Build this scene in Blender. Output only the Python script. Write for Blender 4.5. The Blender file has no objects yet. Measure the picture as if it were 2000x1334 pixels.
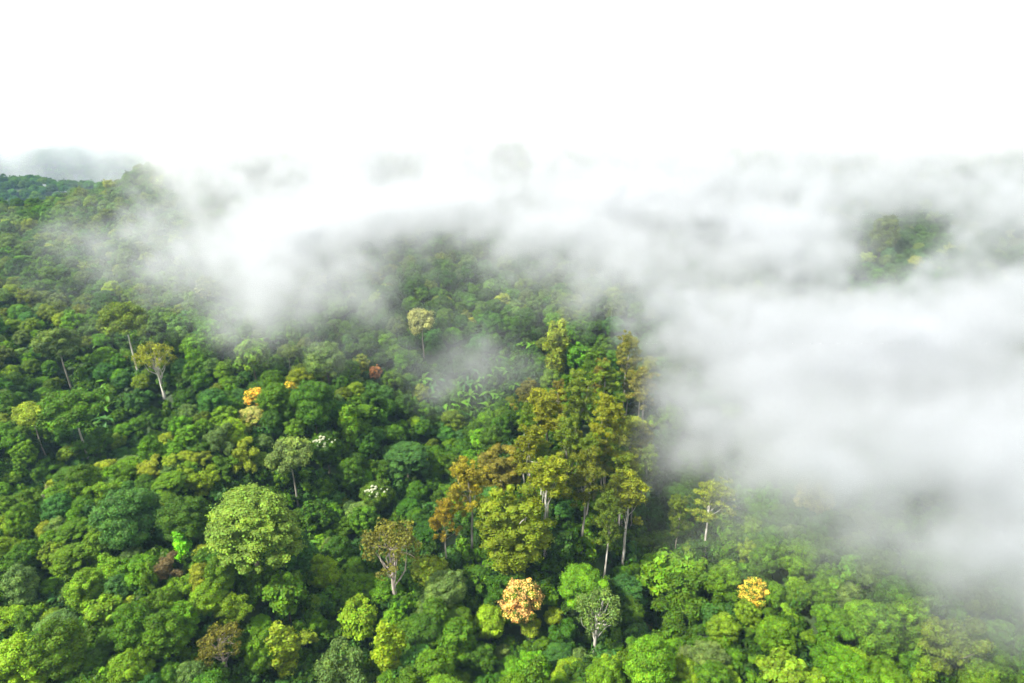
import bpy, math, time
import numpy as np
from mathutils import Vector, Matrix

T0 = time.time()
SC = bpy.context.scene
COL = SC.collection
R = math.radians

# ------------------------------------------------------------------ camera
CAM_Z, PITCH, FPX = 120.0, R(25.0), 1333.3
cam_d = bpy.data.cameras.new("camera")
cam_d.sensor_width, cam_d.lens = 36.0, 24.0
cam_d.clip_start, cam_d.clip_end = 1.0, 20000.0
cam = bpy.data.objects.new("camera", cam_d)
cam.location = (0, 0, CAM_Z)
cam.rotation_euler = (math.pi / 2 - PITCH, 0, 0)
COL.objects.link(cam)
SC.camera = cam

# ------------------------------------------------------------------ sky
SUN_EL, SUN_AZ = R(50), R(-118)          # azimuth measured from +Y towards +X
w = bpy.data.worlds.new("World"); SC.world = w; w.use_nodes = True
nt = w.node_tree; nt.nodes.clear()
out = nt.nodes.new("ShaderNodeOutputWorld"); bg = nt.nodes.new("ShaderNodeBackground")
sky = nt.nodes.new("ShaderNodeTexSky"); sky.sky_type = 'NISHITA'; sky.sun_disc = False
sky.sun_elevation = SUN_EL; sky.sun_rotation = SUN_AZ; sky.air_density = 1.0; sky.dust_density = 2.0
mix = nt.nodes.new("ShaderNodeMixRGB"); mix.inputs[0].default_value = 0.93
mix.inputs[2].default_value = (5.5, 5.62, 5.75, 1)      # the closed white overcast seen through the thin spots
nt.links.new(sky.outputs[0], mix.inputs[1]); nt.links.new(mix.outputs[0], bg.inputs[0])
bg.inputs[1].default_value = 0.10
nt.links.new(bg.outputs[0], out.inputs[0])

# ------------------------------------------------------------------ sun
sd = bpy.data.lights.new("sun", 'SUN'); sd.energy = 4.2; sd.angle = R(5); sd.color = (1.0, 0.96, 0.88)
sun = bpy.data.objects.new("sun", sd); COL.objects.link(sun)
dirv = Vector((math.sin(SUN_AZ) * math.cos(SUN_EL), math.cos(SUN_AZ) * math.cos(SUN_EL), math.sin(SUN_EL)))
sun.rotation_euler = dirv.to_track_quat('Z', 'Y').to_euler()
sun.location = dirv * 400

# ------------------------------------------------------------------ exposure, renderer
SC.view_settings.view_transform = 'Standard'; SC.view_settings.look = 'None'
SC.view_settings.exposure = 1.52; SC.view_settings.gamma = 1.0; SC.view_settings.use_curve_mapping = False
SC.render.engine = 'CYCLES'
cy = SC.cycles
cy.max_bounces = 40; cy.diffuse_bounces = 3; cy.glossy_bounces = 2; cy.transmission_bounces = 3
cy.transparent_max_bounces = 8; cy.volume_bounces = 36; cy.use_denoising = True; cy.denoiser = 'OPENIMAGEDENOISE'; cy.denoising_prefilter = 'FAST'
cy.volume_step_rate = 1.5; cy.volume_max_steps = 256; cy.caustics_reflective = False; cy.caustics_refractive = False
cy.use_adaptive_sampling = True; cy.adaptive_threshold = 0.02

rng = np.random.default_rng(7)

# ------------------------------------------------------------------ noise and geometry helpers
_lat = rng.random((64, 64)).astype(np.float64) * 2 - 1
def vnoise(x, y, s):
    """smooth value noise, period 64 cells of size s"""
    x = np.asarray(x, float) / s; y = np.asarray(y, float) / s
    i = np.floor(x).astype(int); j = np.floor(y).astype(int)
    fx = x - i; fy = y - j
    fx = fx * fx * (3 - 2 * fx); fy = fy * fy * (3 - 2 * fy)
    i &= 63; j &= 63; i1 = (i + 1) & 63; j1 = (j + 1) & 63
    return (_lat[i, j] * (1 - fx) + _lat[i1, j] * fx) * (1 - fy) + (_lat[i, j1] * (1 - fx) + _lat[i1, j1] * fx) * fy

def smooth(a, b, v):
    t = np.clip((np.asarray(v, float) - a) / (b - a), 0, 1)
    return t * t * (3 - 2 * t)

cP, sP = math.cos(PITCH), math.sin(PITCH)
def ray(px, py):
    r = (px - 1000) / FPX; u = -(py - 667) / FPX
    return np.array([r, cP + u * sP, -sP + u * cP])
def project(x, y, z):
    dz = np.asarray(z, float) - CAM_Z; x = np.asarray(x, float); y = np.asarray(y, float)
    d = y * cP - dz * sP
    u = y * sP + dz * cP
    d = np.maximum(d, 1e-3)
    return 1000 + FPX * x / d, 667 - FPX * u / d, d
def flat(px, py, z):
    v = ray(px, py); t = (z - CAM_Z) / v[2]
    return v[0] * t, v[1] * t

# valleys and spurs of the hillside (world polylines, height, half-width)
FOLDS = []
def fold(pts, amp, wid, z=12):
    FOLDS.append((np.array([flat(a, b, z) for a, b in pts]), amp * 1.5, wid))
fold([(-60, 960), (60, 900), (190, 860), (300, 800)], -9, 13)
fold([(120, 700), (190, 740), (200, 830)], -8, 13)
fold([(180, 960), (330, 880), (520, 800), (640, 790)], 6, 13)
fold([(640, 1120), (600, 1010), (600, 930)], -9, 9)
fold([(780, 960), (840, 840), (930, 720), (1060, 700)], -8, 15)
fold([(960, 1180), (1100, 1170), (1240, 1160), (1310, 1080)], -11, 10)
fold([(1260, 1240), (1480, 1180), (1700, 1180), (1950, 1280)], 6, 12)
fold([(1290, 860), (1290, 1040)], -8, 9)
fold([(0, 1420), (200, 1240), (380, 1130), (520, 1110)], 5, 13)
fold([(540, 1260), (660, 1260)], -6, 8)
def ground_z(x, y):
    x = np.asarray(x, float); y = np.asarray(y, float)
    near = 0.05 * (np.clip(y, -200, 520) - 80)
    near = near + 12 * smooth(-300, -190, x) * smooth(380, 520, y) 
    near = near - 10 * smooth(-230, -330, x) * smooth(340, 440, y)
    near = near - 0.02 * np.maximum(-x - 120, 0) * smooth(150, 300, y)
    near = near + 4.0 * vnoise(x + 31, y + 12, 62) + 2.0 * vnoise(x + 7, y + 90, 27) + 0.8 * vnoise(x, y, 11)
    for P, a, wd in FOLDS:
        d2 = np.full(np.broadcast(x, y).shape, 1e12)
        for p, q in zip(P[:-1], P[1:]):
            e = q - p; L = (e ** 2).sum()
            t = np.clip(((x - p[0]) * e[0] + (y - p[1]) * e[1]) / L, 0, 1)
            d2 = np.minimum(d2, (x - p[0] - t * e[0]) ** 2 + (y - p[1] - t * e[1]) ** 2)
        near = near + a * np.exp(-d2 / (2 * wd * wd))
    yr = 445 + np.clip(x + 290, -150, 500) * 0.9
    s = smooth(0, 320, y - yr)
    far = (-215 + 112 * np.exp(-((y - 1060 - 0.12 * x) / 130) ** 2) + 38 * np.exp(-((y - 1560 + 0.1 * x) / 190) ** 2)
           + 40 * smooth(1900, 3200, y) + 10 * vnoise(x, y, 150) + 5 * vnoise(x + 50, y, 60))
    return near * (1 - s) + far * s
def place(px, py, hc):
    """ground point whose canopy (hc above the ground) is seen at a point of the picture"""
    v = ray(px, py); t = np.arange(60, 2600, 1.0)
    X = v[0] * t; Y = v[1] * t; Z = CAM_Z + v[2] * t
    k = np.argmax(Z <= ground_z(X, Y) + hc)
    return float(X[k]), float(Y[k])

def tag(o, label=None, cat=None, group=None, kind=None):
    for k, v in (("label", label), ("category", cat), ("group", group), ("kind", kind)):
        if v: o[k] = v
    return o
def mesh_from(name, V, F4=None, F3=None, mats=(), attrs=None, matidx=None, smooth_faces=False):
    """numpy mesh: V (n,3), quads F4, triangles F3; face attributes in face order quads then tris"""
    me = bpy.data.meshes.new(name)
    F4 = np.zeros((0, 4), int) if F4 is None else np.asarray(F4, int)
    F3 = np.zeros((0, 3), int) if F3 is None else np.asarray(F3, int)
    nf = len(F4) + len(F3)
    me.vertices.add(len(V)); me.vertices.foreach_set("co", np.asarray(V, np.float32).ravel())
    loops = np.concatenate([F4.ravel(), F3.ravel()])
    me.loops.add(len(loops)); me.loops.foreach_set("vertex_index", loops.astype(np.int32))
    me.polygons.add(nf)
    st = np.concatenate([np.arange(len(F4)) * 4, len(F4) * 4 + np.arange(len(F3)) * 3])
    me.polygons.foreach_set("loop_start", st.astype(np.int32))
    for m in mats: me.materials.append(m)
    if matidx is not None: me.polygons.foreach_set("material_index", np.asarray(matidx, np.int32))
    me.update(calc_edges=True)
    me.polygons.foreach_set("use_smooth", np.full(nf, smooth_faces))
    for k, a in (attrs or {}).items():
        at = me.attributes.new(k, 'FLOAT', 'FACE'); at.data.foreach_set("value", np.asarray(a, np.float32))
    return me
def link(name, data, parent=None):
    o = bpy.data.objects.new(name, data); COL.objects.link(o); o.parent = parent
    return o

# ------------------------------------------------------------------ materials
def new_mat(name):
    m = bpy.data.materials.new(name); m.use_nodes = True; m.node_tree.nodes.clear()
    return m, m.node_tree
def N(t, kind, **kw):
    n = t.nodes.new(kind)
    for k, v in kw.items(): setattr(n, k, v)
    return n
def M(t, op, a, b=None, c=None):
    n = t.nodes.new("ShaderNodeMath"); n.operation = op
    for i, v in enumerate((a, b, c)):
        if v is None: continue
        if isinstance(v, (int, float)): n.inputs[i].default_value = v
        else: t.links.new(v, n.inputs[i])
    return n.outputs[0]
def leaf_material(name, source, gloss=0.10, young=0.6, hue=0.035, leafy=None):
    """leaf surface: the plant's own colour (object colour or instance attribute), each leaf and each spray its own shade of it"""
    m, t = new_mat(name); L = t.links.new
    if source == 'OBJECT':
        oi = N(t, "ShaderNodeObjectInfo"); base = oi.outputs["Color"]
    elif source == 'INSTANCER':
        at = N(t, "ShaderNodeAttribute", attribute_type='INSTANCER', attribute_name='tint'); base = at.outputs["Color"]
    else:
        c = N(t, "ShaderNodeRGB"); c.outputs[0].default_value = (*source, 1); base = c.outputs[0]
    lv = N(t, "ShaderNodeAttribute", attribute_name='leaf_shade').outputs["Fac"]
    if leafy:                                            # green leaves between the flowers
        lm = N(t, "ShaderNodeMixRGB"); tc0 = N(t, "ShaderNodeTexCoord"); nz = N(t, "ShaderNodeTexNoise"); nz.inputs["Scale"].default_value = .45
        L(tc0.outputs["Object"], nz.inputs[0]); L(M(t, 'LESS_THAN', M(t, 'ADD', M(t, 'MULTIPLY', lv, .35), nz.outputs[0]), leafy), lm.inputs[0])
        L(base, lm.inputs[1]); lm.inputs[2].default_value = (.10, .17, .012, 1); base = lm.outputs[0]
    cv = N(t, "ShaderNodeAttribute", attribute_name='spray_shade').outputs["Fac"]
    # some sprays carry young yellow-green leaves
    yg = N(t, "ShaderNodeMixRGB"); yg.blend_type = 'MIX'
    add = N(t, "ShaderNodeMixRGB"); add.blend_type = 'MULTIPLY'; add.inputs[0].default_value = 1
    L(base, add.inputs[1]); add.inputs[2].default_value = (1.45, 1.35, 0.9, 1)
    L(M(t, 'MULTIPLY', M(t, 'SMOOTH_MIN', M(t, 'MAXIMUM', M(t, 'SUBTRACT', cv, 0.55), 0.0), 0.45, 0.05), young / 0.45), yg.inputs[0])
    L(base, yg.inputs[1]); L(add.outputs[0], yg.inputs[2])
    hs = N(t, "ShaderNodeHueSaturation")
    L(yg.outputs[0], hs.inputs["Color"])
    L(M(t, 'ADD', 0.5 - hue / 2, M(t, 'MULTIPLY', lv, hue)), hs.inputs["Hue"])
    v = M(t, 'ADD', 0.46, M(t, 'ADD', M(t, 'MULTIPLY', lv, 0.66), M(t, 'MULTIPLY', cv, 0.46)))
    L(v, hs.inputs["Value"]); hs.inputs["Saturation"].default_value = 1.0
    pb = N(t, "ShaderNodeBsdfPrincipled"); L(hs.outputs[0], pb.inputs["Base Color"])
    pb.inputs["Roughness"].default_value = 0.5; pb.inputs["Specular IOR Level"].default_value = gloss
    tr = N(t, "ShaderNodeBsdfTranslucent")
    tc = N(t, "ShaderNodeMixRGB"); tc.blend_type = 'MULTIPLY'; tc.inputs[0].default_value = 1
    L(hs.outputs[0], tc.inputs[1]); tc.inputs[2].default_value = (1.5, 1.5, 0.6, 1); L(tc.outputs[0], tr.inputs[0])
    ms = N(t, "ShaderNodeMixShader"); ms.inputs[0].default_value = 0.28
    L(pb.outputs[0], ms.inputs[1]); L(tr.outputs[0], ms.inputs[2])
    o = N(t, "ShaderNodeOutputMaterial"); L(ms.outputs[0], o.inputs[0])
    return m
def bark_material(name, a, b, scale=1.2):
    m, t = new_mat(name); L = t.links.new
    tc = N(t, "ShaderNodeTexCoord"); mp = N(t, "ShaderNodeMapping"); mp.inputs[3].default_value = (3, 3, .5)
    L(tc.outputs["Object"], mp.inputs[0])
    n1 = N(t, "ShaderNodeTexNoise"); n1.inputs["Scale"].default_value = scale; n1.inputs["Detail"].default_value = 6; L(mp.outputs[0], n1.inputs[0])
    cr = N(t, "ShaderNodeValToRGB"); cr.color_ramp.elements[0].position = .38; cr.color_ramp.elements[1].position = .62
    cr.color_ramp.elements[0].color = (*a, 1); cr.color_ramp.elements[1].color = (*b, 1); L(n1.outputs[0], cr.inputs[0])
    pb = N(t, "ShaderNodeBsdfPrincipled"); L(cr.outputs[0], pb.inputs["Base Color"]); pb.inputs["Roughness"].default_value = .8
    bp = N(t, "ShaderNodeBump"); bp.inputs["Strength"].default_value = .4; L(n1.outputs[0], bp.inputs["Height"]); L(bp.outputs[0], pb.inputs["Normal"])
    o = N(t, "ShaderNodeOutputMaterial"); L(pb.outputs[0], o.inputs[0])
    return m
LEAF = leaf_material("tree_leaf", 'OBJECT')
FLOWER = leaf_material("flowering_crown", 'OBJECT', leafy=.62)
LEAF_FAR = leaf_material("forest_leaf", 'INSTANCER')
BLOSSOM = leaf_material("white_blossom", (0.48, 0.50, 0.38), young=0, hue=0.02)
BROAD = leaf_material("banana_leaf", 'OBJECT', gloss=0.2, young=0.2)
BARK = bark_material("brown_bark", (.06, .045, .03), (.17, .14, .10))
GREY = bark_material("grey_bark", (.14, .12, .09), (.36, .33, .28), .6)
PALE = bark_material("pale_bark", (.30, .27, .22), (.62, .59, .52), .6)
DEAD = bark_material("dead_wood", (.20, .16, .13), (.42, .36, .31))
def ground_material():
    m, t = new_mat("forest_floor"); L = t.links.new
    tc = N(t, "ShaderNodeTexCoord")
    n1 = N(t, "ShaderNodeTexNoise"); n1.inputs["Scale"].default_value = .18; n1.inputs["Detail"].default_value = 9; L(tc.outputs["Object"], n1.inputs[0])
    cr = N(t, "ShaderNodeValToRGB"); e = cr.color_ramp.elements
    e[0].position = .35; e[0].color = (.018, .030, .008, 1); e[1].position = .65; e[1].color = (.035, .075, .012, 1)
    L(n1.outputs[0], cr.inputs[0])
    pb = N(t, "ShaderNodeBsdfPrincipled"); L(cr.outputs[0], pb.inputs["Base Color"]); pb.inputs["Roughness"].default_value = .9
    bp = N(t, "ShaderNodeBump"); bp.inputs["Distance"].default_value = .6; L(n1.outputs[0], bp.inputs["Height"]); L(bp.outputs[0], pb.inputs["Normal"])
    o = N(t, "ShaderNodeOutputMaterial"); L(pb.outputs[0], o.inputs[0])
    return m

# ------------------------------------------------------------------ terrain
def terrain():
    xs = np.concatenate([np.linspace(-3500, -520, 60), np.arange(-510, 511, 4.0), np.linspace(520, 3500, 60)])
    ys = np.concatenate([np.linspace(-700, 20, 25), np.arange(24, 760, 4.0), np.arange(764, 1800, 12.0), np.linspace(1810, 4200, 60)])
    X, Y = np.meshgrid(xs, ys); Z = ground_z(X, Y)
    n, m = len(xs), len(ys)
    a = (np.arange(m - 1)[:, None] * n + np.arange(n - 1)[None]).ravel()
    me = mesh_from("hillside", np.stack([X.ravel(), Y.ravel(), Z.ravel()], 1), F4=np.stack([a, a + 1, a + n + 1, a + n], 1), mats=[ground_material()], smooth_faces=True)
    tag(link("hillside", me), kind="structure")
terrain()

# ------------------------------------------------------------------ shape builders
def unit(v): return v / np.maximum(np.linalg.norm(v, axis=-1, keepdims=True), 1e-9)
def ico(level=1):
    import bmesh
    bm = bmesh.new(); bmesh.ops.create_icosphere(bm, subdivisions=level, radius=1)
    V = np.array([v.co[:] for v in bm.verts]); F = np.array([[v.index for v in f.verts] for f in bm.faces]); bm.free()
    return V, F
ICO_V, ICO_F = ico(2)
def foliage(g, lobes, density, leaf, jitter=0.75, up=0.15, droop=0.0, inside=0.8, core=0.80, name="crown", mats=None, long=1.25):
    """leaves over a union of lobes: lobes rows (x, y, z, radius, flatten). Returns a mesh."""
    lobes = np.asarray(lobes, float)
    C, rad, fl = lobes[:, :3], lobes[:, 3], lobes[:, 4]
    cnt = np.maximum((density * rad ** 2).astype(int), 4)
    idx = np.repeat(np.arange(len(lobes)), cnt); n = len(idx)
    d = unit(g.normal(size=(n, 3)))
    S = np.stack([rad, rad, rad * fl], 1)[idx]
    bump = 1 + 0.20 * np.sin(d[:, 0] * 6 + idx) * np.sin(d[:, 1] * 6 + 2 * idx) * np.cos(d[:, 2] * 5 + idx) + 0.09 * g.normal(size=n) + np.where(g.random(n) < .17, g.uniform(.05, .55, n), 0)
    P = C[idx] + d * S * bump[:, None]
    keep = np.ones(n, bool)
    for k in range(len(lobes)):                       # leaves buried inside another lobe are dropped
        q = (P - C[k]) / np.array([rad[k], rad[k], rad[k] * fl[k]])
        keep &= ~(((q ** 2).sum(1) < inside ** 2) & (idx != k))
    P, d, idx = P[keep], d[keep], idx[keep]; n = len(P)
    nrm = unit(unit(d / np.stack([np.ones(n), np.ones(n), fl[idx]], 1)) + jitter * g.normal(size=(n, 3)) * .42 + np.array([0, 0, up]))
    tt = unit(np.cross(nrm, g.normal(size=(n, 3)))); tt[:, 2] -= droop; tt = unit(tt)
    bb = unit(np.cross(nrm, tt))
    s = leaf * g.uniform(.6, 1.35, n)[:, None]
    V = np.stack([P - tt * s * long * .5, P + bb * s * .42 + nrm * s * .10, P + tt * s * long * .5 - nrm * s * .12, P - bb * s * .42 + nrm * s * .10], 1).reshape(-1, 3)
    F4 = np.arange(4 * n).reshape(n, 4)
    lsh = g.random(n); spray = g.random(len(lobes)); csh = spray[idx]
    # closed core inside each lobe against see-through, toned darker than the outer leaves
    cv = (ICO_V[None] * np.stack([rad, rad, rad * fl], 1)[:, None] * core * (1 + .12 * g.normal(size=(len(lobes), len(ICO_V), 1))) + C[:, None]).reshape(-1, 3)
    F3 = (ICO_F[None] + (np.arange(len(lobes)) * len(ICO_V))[:, None, None]).reshape(-1, 3) + len(V)
    la = np.concatenate([lsh, g.random(len(F3)) * .6]); ca = np.concatenate([csh, np.repeat(spray, len(ICO_F))])
    if core <= 0: cv = np.zeros((0, 3)); F3 = None; la = lsh; ca = csh
    return mesh_from(name, np.concatenate([V, cv]), F4=F4, F3=F3, mats=mats or [LEAF], attrs={"leaf_shade": la, "spray_shade": ca})
def tubes(paths, sides=6):
    """paths: list of (points (k,3), radii (k,)) -> V, F4"""
    VV, FF, off = [], [], 0
    for P, r in paths:
        P = np.asarray(P, float); r = np.asarray(r, float); k = len(P)
        tg = unit(np.gradient(P, axis=0)); ref = np.array([1.0, .13, .07]) if abs(tg[0, 0]) < .9 else np.array([0, 1.0, .1])
        a = unit(np.cross(tg, ref)); b = np.cross(tg, a)
        th = np.linspace(0, 2 * np.pi, sides, endpoint=False)
        ring = P[:, None] + r[:, None, None] * (np.cos(th)[None, :, None] * a[:, None] + np.sin(th)[None, :, None] * b[:, None])
        VV.append(ring.reshape(-1, 3))
        i = np.arange(k - 1)[:, None] * sides; j = np.arange(sides)[None]; j1 = (j + 1) % sides
        FF.append(np.stack([i + j, i + j1, i + sides + j1, i + sides + j], -1).reshape(-1, 4) + off); off += k * sides
    return np.concatenate(VV), np.concatenate(FF)
def limb(g, a, b, r0, r1, bend=.12, k=6, rough=.015):
    a = np.asarray(a, float); b = np.asarray(b, float); t = np.linspace(0, 1, k)[:, None]
    L = np.linalg.norm(b - a); off = g.normal(size=3) * bend * L; off[2] = abs(off[2]) * -.5
    P = a + (b - a) * t + np.sin(t * np.pi) * off + g.normal(size=(k, 3)) * L * rough * np.sin(t * np.pi)
    return P, np.linspace(r0, r1, k)
def wood(name, paths, mat, sides=6):
    V, F = tubes(paths, sides); return mesh_from(name, V, F4=F, mats=[mat], smooth_faces=True)

class Kind:
    def __init__(s, **k): s.__dict__.update(k)
def dome_lobes(g, rx, rz, zc, n, rmin, rmax, below=-.25, flat_=.85, squash=1.0):
    L = []
    while len(L) < n:
        d = unit(g.normal(size=3))
        if d[2] < below: continue
        sc = g.uniform(.66, 1.08)
        r = g.uniform(rmin, rmax)
        L.append((d[0] * (rx - r * .6) * sc, d[1] * (rx - r * .6) * sc, zc + d[2] * (rz - r * .5) * sc * squash, r, flat_ * g.uniform(.8, 1.1)))
    L.append((0, 0, zc, rx * .55, rz / rx))
    return L
KINDS = {}
def kind(key, g, lobes, density, leaf, crown_kw, trunk_r, H, bark, n_limbs=7, split=False, shape="", limb_from=.55, fork=None, lean=0.3):
    crown = foliage(g, lobes, density, leaf, **crown_kw)
    L = np.asarray(lobes, float)
    zc = L[:-1, 2].mean() if len(L) > 1 else L[0, 2]
    top = np.array([g.normal() * lean, g.normal() * lean, zc + .2 * (L[:, 2].max() - zc)])
    P, rr = limb(g, (0, 0, -2.5), top, trunk_r * 1.15, trunk_r * .4, .012, 9, .003)
    rr[0] = rr[1] = trunk_r * 1.4
    limbs = []
    tgt = L[g.choice(len(L) - 1, min(n_limbs, len(L) - 1), replace=False)][:, :3]
    for q in tgt:
        t0 = g.uniform(limb_from, .92); k = int(t0 * 8)
        a = P[k] + (P[min(k + 1, 8)] - P[k]) * (t0 * 8 - k)
        limbs.append(limb(g, a, q, trunk_r * (.22 if key[:4] == 'euca' else .36), trunk_r * .07, .05 if key[:4] == 'euca' else .10, 6))
    if split:
        tr = wood("trunk", [(P, rr)], bark, 8); br = [wood("branch", [l], bark, 5) for l in limbs]
    else:
        tr = wood("trunk", [(P, rr)] + limbs, bark, 6); br = []
    KINDS[key] = Kind(crown=crown, trunk=tr, branches=br, zc=float(zc), rx=float(np.percentile(np.linalg.norm(L[:, :2], axis=1) + L[:, 3] * .8, 90)),
                      top=float((L[:, 2] + L[:, 3] * L[:, 4]).max()), shape=shape, blossom=None)
    return KINDS[key]

G = np.random.default_rng
for i in range(5):
    g = G(10 + i)
    kind(f"dome{i}", g, dome_lobes(g, 5.2 - .25 * i, 5.4 + .3 * i, 11.5, 130 + 5 * i, .6, 1.35, -.85), 150, .36, dict(jitter=.8), .32, 13, BARK, shape="domed")
for i in range(2):
    g = G(30 + i)
    kind(f"round{i}", g, dome_lobes(g, 4.5, 4.9, 11, 110, .5, .95, -.8), 170, .30, dict(jitter=.75), .28, 12, BARK, shape="round")
for i in range(2):                                   # smooth, fine-leaved and very even
    g = G(35 + i)
    kind(f"fine{i}", g, dome_lobes(g, 5.0, 5.2, 11, 130, .7, 1.4, -.8), 170, .28, dict(jitter=.9), .28, 12, BARK, shape="dense smooth")
for i in range(3):
    g = G(40 + i)
    L = []
    for k in range(120):
        a = g.uniform(0, 2 * np.pi); rr = 5.6 * math.sqrt(g.random()); h = 4.6 * math.sqrt(max(0, 1 - (rr / 5.9) ** 2)) - (0 if g.random() < .6 else g.uniform(.5, 6) * rr / 5.6)
        L.append((rr * math.cos(a), rr * math.sin(a), 11 + h + g.normal() * .25, g.uniform(.75, 1.25), .38))
    L.append((0, 0, 12.2, 3.0, .8))
    kind(f"layer{i}", g, L, 150, .40, dict(jitter=.5, up=.7), .34, 13, BARK, n_limbs=12, shape="layered")
for i in range(3):                                   # irregular crowns of few big heads with gaps
    g = G(50 + i)
    L = []
    for k in range(13):
        a = k * 2.4 + g.normal() * .3; rr = 1.2 + 3.0 * g.random()
        cx, cy_, cz = rr * math.cos(a), rr * math.sin(a), 10.5 + g.uniform(-4.5, 4.0); R0 = g.uniform(1.1, 2.2)
        for q in range(9):
            d = unit(g.normal(size=3)); d[2] = abs(d[2]) * 1.0 - .2
            L.append((cx + d[0] * R0 * .7, cy_ + d[1] * R0 * .7, cz + d[2] * R0 * .6, g.uniform(.65, 1.0), .8))
    L.append((0, 0, 10, 2.2, 1.6))
    kind(f"ragged{i}", g, L, 150, .42, dict(jitter=.85), .28, 12, BARK, n_limbs=9, shape="uneven")
for i in range(2):
    g = G(60 + i)                                    # large-leaved bright crowns
    kind(f"bigleaf{i}", g, dome_lobes(g, 4.2, 4.6, 9.5, 60, .6, 1.3, -.7), 70, .66, dict(jitter=.55, up=.5, droop=.3), .22, 10, BARK, shape="large-leaved")
for i in range(2):
    g = G(65 + i)                                    # slim, vine-hung columns
    L = []
    for k in range(34):
        z = g.uniform(3.5, 15); rr = (1.9 if i == 0 else 2.3) * (1 - .45 * abs(z - 9) / 6) * g.uniform(.4, 1); a = g.uniform(0, 6.28)
        L.append((rr * math.cos(a), rr * math.sin(a), z, g.uniform(.7, 1.15), 1.15))
    L.append((0, 0, 9, 1.3, 3.2))
    kind(f"column{i}", g, L, 120, .48, dict(jitter=.6, droop=.6), .22, 12, BARK, n_limbs=4, shape="slim vine-hung")
for i in range(3):                                   # emergent trees: clear bole, rounded uneven head
    g = G(70 + i)
    L = dome_lobes(g, 4.6, 3.4 + .3 * i, 15.5, 70, .6, 1.3, -.45, .8)
    L = [(a + .5 * math.sin(c), b, c, r, f) for a, b, c, r, f in L]
    kind(f"emergent{i}", g, L, 150, .36, dict(jitter=.9, inside=.7), .22, 17, PALE if i == 1 else GREY, n_limbs=8, split=True, shape="domed high-stemmed", limb_from=.72)
g = G(75)                                            # the giant: stepped sprays from the top right down the flanks
L = []
for k in range(230):
    u = g.random(); a = g.uniform(0, 6.28); rr = 5.6 * math.sin(math.pi / 2 * min(1, .12 + u * 1.0)); z = 16.5 - 8.5 * u ** 1.6
    L.append((rr * math.cos(a) * g.uniform(.86, 1.08), rr * math.sin(a) * g.uniform(.86, 1.08), z + g.normal() * .3, g.uniform(.5, 1.0), .5))
L.append((0, 0, 12, 4.0, .9))
kind("giant", g, L, 150, .30, dict(jitter=.5, up=.55), .45, 13, BARK, n_limbs=14, shape="layered")
for i in range(5):                                   # eucalyptus: straight pale stem, open crown of hanging tufts
    g = G(80 + i)
    L = []; H = 26 + i
    for k in range(34 + 3 * i):
        t = g.random() ** .8; z = H * (.56 + .44 * t); rr = (3.4 * (1 - .6 * t) + .5) * g.uniform(.3, 1); a = k * 2.4 + g.normal() * .5
        cx, cy_, = rr * math.cos(a), rr * math.sin(a)
        for q in range(4):
            L.append((cx + g.normal() * .6, cy_ + g.normal() * .6, z + g.normal() * .5, g.uniform(.32, .66), .85))
    L.append((0, 0, H * .8, .4, 1.5))
    kind(f"euca{i}", g, L, 190, .25, dict(jitter=1.0, droop=.6, core=.5, inside=.6, long=1.7), .25, H, PALE if i in (2, 4) else GREY, n_limbs=9, split=True, shape="tall open", limb_from=.6)
g = G(95)                                            # a full, hanging eucalyptus with leaves to the ground
L = []
for k in range(190):
    t = g.random(); z = 2 + 20 * t; rr = 4.6 * math.sin(math.pi * min(1, .22 + .78 * (1 - t) * .95)) * g.uniform(.55, 1); a = g.uniform(0, 6.28)
    L.append((rr * math.cos(a), rr * math.sin(a), z, g.uniform(.45, 1.0), .95))
L.append((0, 0, 12, 2.0, 3.2))
kind("willowy", g, L, 160, .28, dict(jitter=.85, droop=.7, long=1.6), .4, 20, PALE, n_limbs=10, split=True, shape="full drooping")
for i in range(2):
    g = G(97 + i)                                    # thin crown with the boughs showing
    L = []
    for k in range(70):
        d = unit(g.normal(size=3)); d[2] = d[2] if d[2] > -.3 else -d[2]
        q = d * np.array([4.6, 4.6, 4.4]) * g.uniform(.7, 1)
        L.append((q[0], q[1], 12.5 + q[2], g.uniform(.5, .9), .8))
    L.append((0, 0, 14, .4, 1))
    kind(f"thin{i}", g, L, 75, .34, dict(jitter=1.0, core=0, inside=.5), .42, 13, DEAD if i == 0 else PALE, n_limbs=22, split=True, shape="thin", limb_from=.45)

def bare_kind():
    g = G(110); br = []
    tr = wood("trunk", [limb(g, (0, 0, -2), (0.3, .1, 8.5), .3, .16, .02, 7)], DEAD, 7)
    for k in range(13):
        a = k * 2.4; e = g.uniform(.3, 1.1); z0 = g.uniform(6, 8.4); ln = g.uniform(2.6, 4.2)
        tip = np.array([math.cos(a) * math.cos(e), math.sin(a) * math.cos(e), math.sin(e)]) * ln + np.array([0.25, .1, z0])
        P, r = limb(g, (0.25, .1, z0), tip, .13, .035, .1, 6); paths = [(P, r)]
        for q in range(4):
            s = P[2 + q % 3 + 1]; paths.append(limb(g, s, s + unit(tip - P[0] + g.normal(size=3) * ln * .5) * ln * .45, .05, .018, .1, 4))
        br.append(wood("branch", paths, DEAD, 5))
    KINDS["bare"] = Kind(crown=None, trunk=tr, branches=br, zc=9.0, rx=3.6, top=12, shape="leafless", blossom=None)
bare_kind()

# white blossom heads for two crowns, sitting on the dome0 shape
g = G(120)
BL = []
for k in range(24):
    a = g.normal() * .55 - 1.9; e = g.uniform(.55, 1.35); a2 = a
    BL.append((5.0 * math.cos(e) * math.cos(a), 5.0 * math.cos(e) * math.sin(a), 11.5 + 5.3 * math.sin(e), g.uniform(.16, .5), .7))
BLOOM = foliage(g, BL, 260, .24, name="blossom", mats=[BLOSSOM])

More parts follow.
